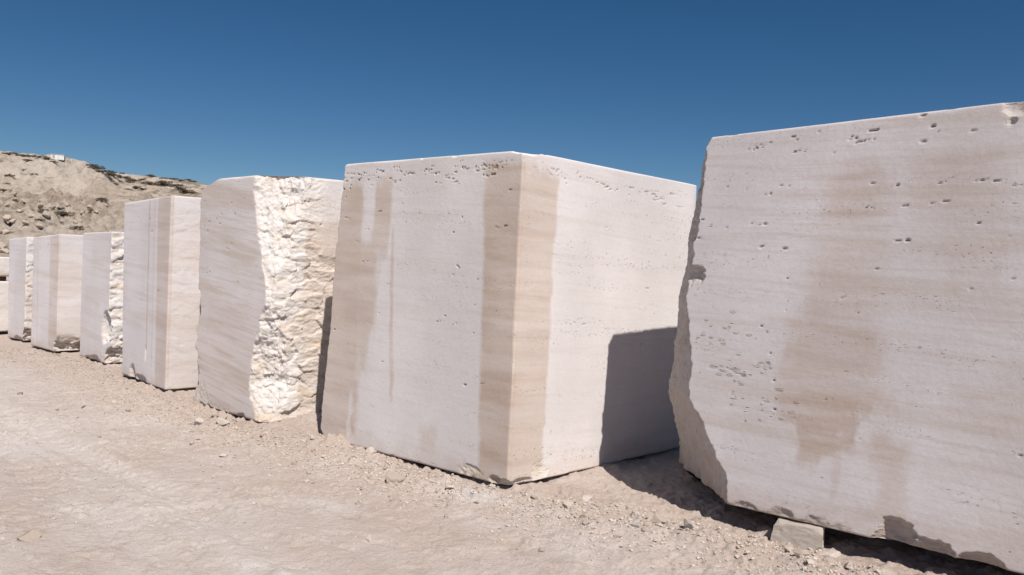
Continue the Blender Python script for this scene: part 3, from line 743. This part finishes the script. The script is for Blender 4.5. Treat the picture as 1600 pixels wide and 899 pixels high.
# ------------------------------------------------------------------ loose stones
def ico(sub):
    import bmesh
    bm = bmesh.new(); bmesh.ops.create_icosphere(bm, subdivisions=sub, radius=1)
    V = np.array([v.co[:] for v in bm.verts]); F = np.array([[v.index for v in f.verts] for f in bm.faces]); bm.free()
    return V, F
ICO3, ICO1, ICO2 = ico(4), ico(1), ico(2)
def rock(seed, base=ICO3, cuts=11, rough=0.05, boxy=False):
    r = np.random.RandomState(seed)
    V = base[0].copy()
    V *= (1 + 0.16 * fbm(V * 1.3 + seed, 2, seed))[:, None]
    if boxy:
        ns = [np.array(v, float) for v in ((1, .1, 0), (-1, 0, .1), (0, 1, 0), (.08, -1, .1), (0, 0, 1), (0, 0, -1), (.7, -.5, .6), (-.8, -.2, .75), (.6, -.6, -.4))]
        ds = [.62, .62, .6, .55, .60, .6, .86, .80, .85]
    else:
        ns = [r.normal(size=3) for _ in range(cuts + 4)]; ds = [r.uniform(.42, .78) for _ in range(cuts)]
    for n, dd in zip(ns, ds):
        n = n / np.linalg.norm(n); e = V @ n - dd
        V -= np.where(e > 0, e, 0)[:, None] * n
    V *= (1 + rough * fbm(V * 4 + seed, 4, seed + 3, .6))[:, None]
    return V, base[1]
pale = rock_material('pale_stone', (0.66, 0.60, 0.545), (0.50, 0.42, 0.36))
tan = rock_material('tan_stone', (0.50, 0.415, 0.35), (0.42, 0.34, 0.28))
def gz(x, y): return float(ground_z(np.array([x], float), np.array([y], float))[0][0])
def place_rock(name, me, x, y, dims, rot, sink, **kw):
    o = link(name, me, **kw)
    o.scale = dims; o.rotation_euler = rot
    o.location = (x, y, gz(x, y) + dims[2] * (1 - sink) * 0.6)
    return o
def rmesh(seed, mat, boxy=False, base=ICO3):
    V, F = rock(seed, base, boxy=boxy); return make_mesh('stone', V, F, mat, False)
# chock stone carrying the biggest block
V, F = rock(5, ICO3, boxy=True, rough=0.075)
o = link('chock_stone', make_mesh('chock_stone', V, F, rock_material('chock', (0.50, 0.45, 0.40), (0.42, 0.36, 0.305)), False), label='blocky pale stone wedged under the front edge of the biggest block', cat='stone')
o.scale = (0.195, 0.125, 0.108); o.rotation_euler = (0.02, -0.04, math.radians(-33)); o.location = (1.56, 4.185, 0.055)
HERO = [
 ('flat white stone leaning against the foot of the chock stone', 1.66, 4.03, (.085, .05, .028), 2, pale, 20),
 ('flat angular stone lying alone on bare dust at lower left', -2.30, 3.84, (.075, .05, .034), 34, tan, 10),
 ('low flat stone half buried before the brown-banded block, shadow under its rim', -0.72, 5.16, (.10, .085, .05), 4, tan, 35),
 ('round pale stone at the dark gap under the left part of the brown-banded block', -0.98, 5.80, (.055, .045, .038), 6, pale, 0),
 ('oval pale stone in the sun nearest the shaded ground between the two largest blocks', 0.51, 4.87, (.06, .045, .03), 7, pale, 15),
 ('pale stone in the sun, larger one of the pair right of the big corner', 0.365, 4.66, (.075, .045, .03), 8, pale, -10),
 ('small rounded stone just below the pair right of the big corner', 0.46, 4.49, (.045, .035, .024), 9, tan, 40),
 ('small dark-sided stone lowest of the cluster right of the big corner', 0.45, 4.36, (.038, .03, .02), 12, tan, 70),
 ('upright pale stone in the rubble line left of the chock stone', 1.00, 4.28, (.035, .05, .055), 13, pale, 30),
 ('pale stone at the left start of the rubble line before the biggest block', 0.72, 4.31, (.055, .045, .035), 14, pale, -20),
 ('broad pale stone in the rubble beneath the shadow edge', 0.86, 4.42, (.075, .05, .04), 15, tan, 0),
 ('dark clod in the rubble right at the lower edge below the chock stone', 1.45, 3.86, (.05, .045, .032), 16, tan, 0),
 ('rounded pale stone right at the lower edge, beside the dark clod', 1.66, 3.80, (.05, .04, .03), 17, pale, 60),
 ('pale stone left in the group of three lying before the split block', -2.55, 6.64, (.07, .05, .045), 18, pale, 0),
 ('pale stone lying frontmost in the group of three before the split block', -2.36, 6.60, (.085, .06, .04), 19, pale, 30),
 ('pale stone farthest back in the group of three before the split block', -2.44, 6.82, (.07, .05, .04), 20, tan, -30),
 ('small pale stone alone between the split block and the brown-banded block foot', -1.90, 6.32, (.055, .045, .032), 21, pale, 0),
 ('white stone on the berm left of the brown-banded block', -1.45, 5.98, (.04, .035, .022), 22, pale, 0),
 ('white chip of stone beside the powder patch before the big corner', -0.34, 5.02, (.05, .04, .03), 24, pale, 45),
 ('long white sliver of stone near the powder patch before the big corner', -0.48, 5.14, (.06, .022, .014), 25, pale, -40),
 ('brown pebble at lower left edge of the picture, with a dark shadow', -2.62, 3.60, (.05, .018, .014), 26, tan, 30),
 ('thin dark splinter of stone at the bottom edge left of centre', -1.62, 3.42, (.05, .014, .015), 27, tan, 30),
 ('thin flat stone lying alone left of the rubble before the biggest block', 0.60, 4.20, (.045, .02, .012), 28, tan, -20),
]
for lab, x, y, dm, sd, mt, rz in HERO:
    dm = tuple(v * k for v, k in zip(dm, (.8, .8, .95)))
    place_rock('loose_stone', rmesh(sd, mt), x, y, dm, (random.Random(sd).uniform(-.15, .15), 0, math.radians(rz)), 0.4, label=lab, cat='stone')
ROCKM = [rmesh(100 + i, [pale, tan][i % 3 != 0], base=ICO2 if i > 7 else ICO3) for i in range(12)]
ZONES = [  # label, polyline start / end on the ground, spread in front, count, size range
 ('small loose stone in the rubble strip along the foot of the biggest block', (2.9, 2.75), (0.75, 4.55), 0.30, 95, .012, .034),
 ('small loose stone lying before the near corner of the brown-banded block', (0.75, 4.75), (-0.6, 5.3), 0.40, 70, .010, .028),
 ('small loose stone by the gap between the brown-banded block and the split block', (-0.6, 5.35), (-2.1, 6.45), 0.32, 70, .010, .030),
 ('small loose stone in front of the tall narrow block with grey sawn front', (-2.3, 6.75), (-4.4, 8.9), 0.55, 40, .014, .035),
]
r = random.Random(99)
used = []
for lab, p0, p1, spread, cnt, s0, s1 in ZONES:
    n = 0; ex, ey = p1[0] - p0[0], p1[1] - p0[1]; L = math.hypot(ex, ey); nx, ny = ey / L, -ex / L
    if nx * 0 + ny * 1 > 0: nx, ny = -nx, -ny
    while n < cnt:
        f = r.random(); dd = abs(r.gauss(0, spread)) + 0.04
        x, y = p0[0] + ex * f + nx * dd, p0[1] + ey * f + ny * dd
        sz = s0 + (s1 - s0) * r.random() ** 2.5
        if any((x - a) ** 2 + (y - b) ** 2 < (sz + c) ** 2 for a, b, c in used): continue
        if abs(x - 1.56) < .22 and abs(y - 4.18) < .2: continue
        used.append((x, y, sz)); n += 1
        place_rock('loose_stone', ROCKM[r.randrange(12)], x, y, (sz * r.uniform(.9, 1.4), sz * r.uniform(.7, 1.1), sz * r.uniform(.5, .8)),
                   (r.uniform(-.5, .5), r.uniform(-.5, .5), r.uniform(0, 6.28)), r.uniform(.3, .8), label=lab, cat='stone', group=lab.replace('small loose stone', 'loose stones'))
# fine gravel: one object
def gravel():
    rs = np.random.RandomState(3)
    Vs, Fs = [], []; base = 0
    shapes = [rock(200 + i, ICO1, 6, .1) for i in range(6)]
    P = []
    for i in range(len(FOOT) - 5):
        (x0, y0), (x1, y1) = FOOT[i], FOOT[i + 1]
        L = math.hypot(x1 - x0, y1 - y0); nx, ny = (y1 - y0) / L, -(x1 - x0) / L
        if ny > 0: nx, ny = -nx, -ny
        k = int(L * 950); f = rs.rand(k); dd = np.abs(rs.normal(0, .36, k)) + rs.uniform(0, .06, k)
        P.append(np.stack([x0 + (x1 - x0) * f + nx * dd, y0 + (y1 - y0) * f + ny * dd], 1))
    k = 3000
    Q = np.stack([rs.uniform(-5.5, 2.5, k), rs.uniform(2.6, 9.5, k)], 1)
    dens = fbm(c3(Q[:, 0], Q[:, 1]) * 1.1, 3, 41)
    P.append(Q[dens > -0.02])
    P = np.concatenate(P)
    fd = foot_dist(P[:, 0], P[:, 1]); P = P[fd > -0.1]
    z = ground_z(P[:, 0], P[:, 1])[0]
    for (x, y), zz in zip(P, z):
        V, F = shapes[rs.randint(6)]
        s = rs.uniform(.0035, .0075) * (1 + 1.2 * rs.rand() ** 4)
        a = rs.uniform(0, 6.28); c_, s_ = math.cos(a), math.sin(a)
        W = V * (s * rs.uniform(.9, 1.5), s, s * rs.uniform(.5, .9))
        W = np.stack([W[:, 0] * c_ - W[:, 1] * s_ + x, W[:, 0] * s_ + W[:, 1] * c_ + y, W[:, 2] + zz + s * .25], 1)
        Vs.append(W); Fs.append(F + base); base += len(V)
    k = NT('gravel_mix')
    g = k.n('ShaderNodeNewGeometry').outputs['Position']
    c = k.mix(k.ramp(k.noise(g, 60, 1, .5), .4, .6), (0.42, 0.345, 0.29), (0.60, 0.53, 0.47))
    k.l(c, k.b.inputs['Base Color'])
    link('gravel', make_mesh('gravel', np.concatenate(Vs), np.concatenate(Fs), k.m, False), kind='stuff', label='fine gravel and stone crumbs scattered on the dusty ground along the blocks', cat='gravel')
gravel()

# ------------------------------------------------------------------ scrub, boulders and shed on the hill
leaf = NT('dry_scrub')
oc = leaf.n('ShaderNodeTexCoord').outputs['Object']
leaf.l(leaf.mix(leaf.ramp(leaf.noise(oc, 2.5, 3, .6), .35, .65), (0.075, 0.062, 0.040), (0.15, 0.115, 0.075)), leaf.b.inputs['Base Color'])
def bush_mesh(seed):
    rs = np.random.RandomState(seed)
    V, F = [], []
    blobs = [(rs.uniform(-.6, .6), rs.uniform(-.5, .5), rs.uniform(.3, .6), rs.uniform(.28, .5)) for _ in range(6)]
    for i in range(520):
        b = blobs[rs.randint(6)]
        d_ = rs.normal(size=3); d_ /= np.linalg.norm(d_)
        c = np.array(b[:3]) + d_ * b[3] * rs.uniform(.5, 1.05); c[2] = max(c[2] * .85, .02)
        a = rs.normal(size=3); a /= np.linalg.norm(a); e = np.cross(a, d_); e /= np.linalg.norm(e) + 1e-6
        s = rs.uniform(.05, .11)
        V += [c + a * s, c - a * s * .5 + e * s * .7, c - a * s * .5 - e * s * .7]; F.append((3 * i, 3 * i + 1, 3 * i + 2))
    return V, F
def stem_mesh(seed, mat):
    rs = np.random.RandomState(seed); V = []; F = []
    for i in range(6):
        a = rs.uniform(0, 6.28); tx, ty = .4 * math.cos(a), .4 * math.sin(a); b = len(V)
        for k, (z, w) in enumerate([(-.15, .035), (.55, .012)]):
            f = k; V += [(tx * f + w * math.cos(q), ty * f + w * math.sin(q), z) for q in (0, 2.1, 4.2)]
        F += [(b, b + 1, b + 4, b + 3), (b + 1, b + 2, b + 5, b + 4), (b + 2, b, b + 3, b + 5)]
    return make_mesh('stem', V, F, mat, False)
BUSH = []
for i in range(5):
    V, F = bush_mesh(i); BUSH.append((make_mesh('foliage', V, F, leaf.m, False), stem_mesh(i, wood)))
def hz(x, y): return float(hill_z(np.array([x], float), np.array([y], float))[0][0])
def on_hill(px, py):
    """follow the sight line through a point of the photograph until it meets the hillside"""
    dv = fw + rt * ((px - 800) / 1250) - up * ((py - 449.5) / 1250)
    ys = np.arange(85, 260, 0.25); t = ys / dv.y
    x = dv.x * t; z = CAM_H + dv.z * t
    h = hill_z(x, ys)[0]
    hit = np.where(z <= h)[0]
    if len(hit): return x[hit[0]], ys[hit[0]]
    k = int(np.argmin((z - h)[: int((205 - 85) / .25)])); return x[k], ys[k]
SPOTS = [  # where scrub shows: (px, py, size)
 (12, 241, 1.6), (24, 243, 1.6), (33, 244, 1.3), (42, 245, 1.6), (52, 246, 1.4), (63, 247, 1.5), (72, 249, 1.4), (47, 252, 1.9), (84, 255, 1.0),
 (140, 260, 1.6), (150, 263, 2.0), (158, 265, 1.5), (146, 266, 1.6), (168, 264, 1.4), (178, 266, 1.3), (160, 271, 1.8), (168, 274, 1.9), (176, 276, 2.0), (187, 278, 1.9), (196, 279, 1.6), (203, 281, 1.4),
 (190, 266, 1.0), (233, 273, 1.5), (240, 275, 1.2), (202, 286, 1.7), (210, 284, 1.6), (222, 282, 1.3), (228, 288, 1.7), (238, 288, 1.7), (246, 291, 1.5), (258, 289, 2.2), (266, 292, 1.5), (276, 293, 1.8), (282, 296, 1.5),
 (200, 297, 1.2), (214, 295, 1.3), (224, 297, 1.1), (256, 280, 1.0), (270, 281, 1.2), (284, 283, 1.1), (293, 281, 1.2), (302, 285, 1.1), (291, 301, 1.9), (301, 303, 1.6), (180, 288, 1.0), (188, 285, .9),
 (8, 300, 1.2), (10, 289, 1.0), (14, 276, 1.2), (35, 266, .9), (52, 275, .9)]
rr = random.Random(8)
for n, (px, py, sz) in enumerate(SPOTS):
    x, y = on_hill(px, py)
    lab = ('dark scrub bush on the hill crest left of the small white shed' if px < 80 and py < 256 else
           'dark scrub bush on the steep quarried face left of the shed' if px < 60 else
           'dark scrub bush just right of and below the white shed on the hill' if px < 100 else 'dark scrub bush on the ledges of the hill right of the shed')
    m = BUSH[rr.randrange(5)]
    e = link('scrub_bush', None, loc=(x, y, hz(x, y) - .1), label=lab, cat='bush', group='scrub bushes ' + lab[16:])
    k = sz * 0.75
    e.scale = (k * rr.uniform(1.1, 1.6), k * rr.uniform(.9, 1.2), k * rr.uniform(.55, .8)); e.rotation_euler.z = rr.uniform(-.4, .4)
    link('foliage', m[0], e); link('stem', m[1], e)
BOULD = [(50, 340, 1.3), (72, 338, 1.6), (30, 332, 1.3), (12, 322, 1.2), (8, 366, 1.5), (40, 350, 1.2), (82, 330, 1.0), (64, 326, 1.1), (24, 312, .9), (104, 322, 1.2), (96, 352, .9), (118, 350, 1.0), (60, 358, 1.2),
         (140, 326, .9), (10, 345, 1.4), (20, 356, 1.0), (150, 340, .8), (36, 320, .9), (128, 336, .8), (165, 322, .8), (4, 388, 1.5), (8, 396, 1.2)]
hb = rock_material('hill_rock', (0.52, 0.45, 0.38), (0.40, 0.325, 0.26))
HB = [rmesh(300 + i, hb, base=ICO2) for i in range(5)]
for px, py, sz in BOULD:
    sz *= 0.62
    x, y = on_hill(px, py)
    o = link('boulder', HB[rr.randrange(5)], loc=(x, y, hz(x, y) + sz * .2), label='tan boulder on the rubble slope at the foot of the quarried hill', cat='boulder', group='boulders on the rubble slope')
    o.scale = (sz * rr.uniform(.7, 1.2), sz * rr.uniform(.6, 1), sz * rr.uniform(.45, .75)); o.rotation_euler = (rr.uniform(-.4, .4), rr.uniform(-.4, .4), rr.uniform(0, 6))
for px, py, sz in [(101, 341, 2.2), (64, 333, 1.6), (62, 349, 1.0), (120, 358, 1.2), (126, 361, .8), (158, 317, 1.3), (96, 328, 1.2), (8, 366, 1.4), (22, 318, .9), (142, 331, .8)]:
    x, y = on_hill(px, py); m = BUSH[rr.randrange(5)]
    e = link('scrub_bush', None, loc=(x, y, hz(x, y) - .1), label='dark scrub bush among the boulders on the lower rubble slope', cat='bush', group='scrub bushes on the rubble slope')
    e.scale = (sz * .85, sz * .8, sz * .55); e.rotation_euler.z = rr.uniform(-.4, .4)
    link('foliage', m[0], e); link('stem', m[1], e)
# the shed
x, y = on_hill(86, 251)
sh = link('shed', None, loc=(x, y + 1.0, hz(x, y + 1.0) - .3), label='small white flat-roofed shed on the hill crest', cat='shed')
sh.rotation_euler.z = math.radians(24)
wp = plain_material('white_render', (0.80, 0.78, 0.75)); rp = plain_material('roof_sheet', (0.62, 0.60, 0.58)); gl = plain_material('dark_glass', (0.05, 0.05, 0.05), .3)
link('wall', box_mesh('wall', 2.5, 1.6, 1.05, wp), sh)
o = link('roof', box_mesh('roof', 2.65, 1.75, .08, rp), sh, loc=(0, 0, 1.052))
o = link('door', box_mesh('door', .4, .04, .8, plain_material('grey_door', (.45, .43, .40))), sh, loc=(-.7, -.815, .2))
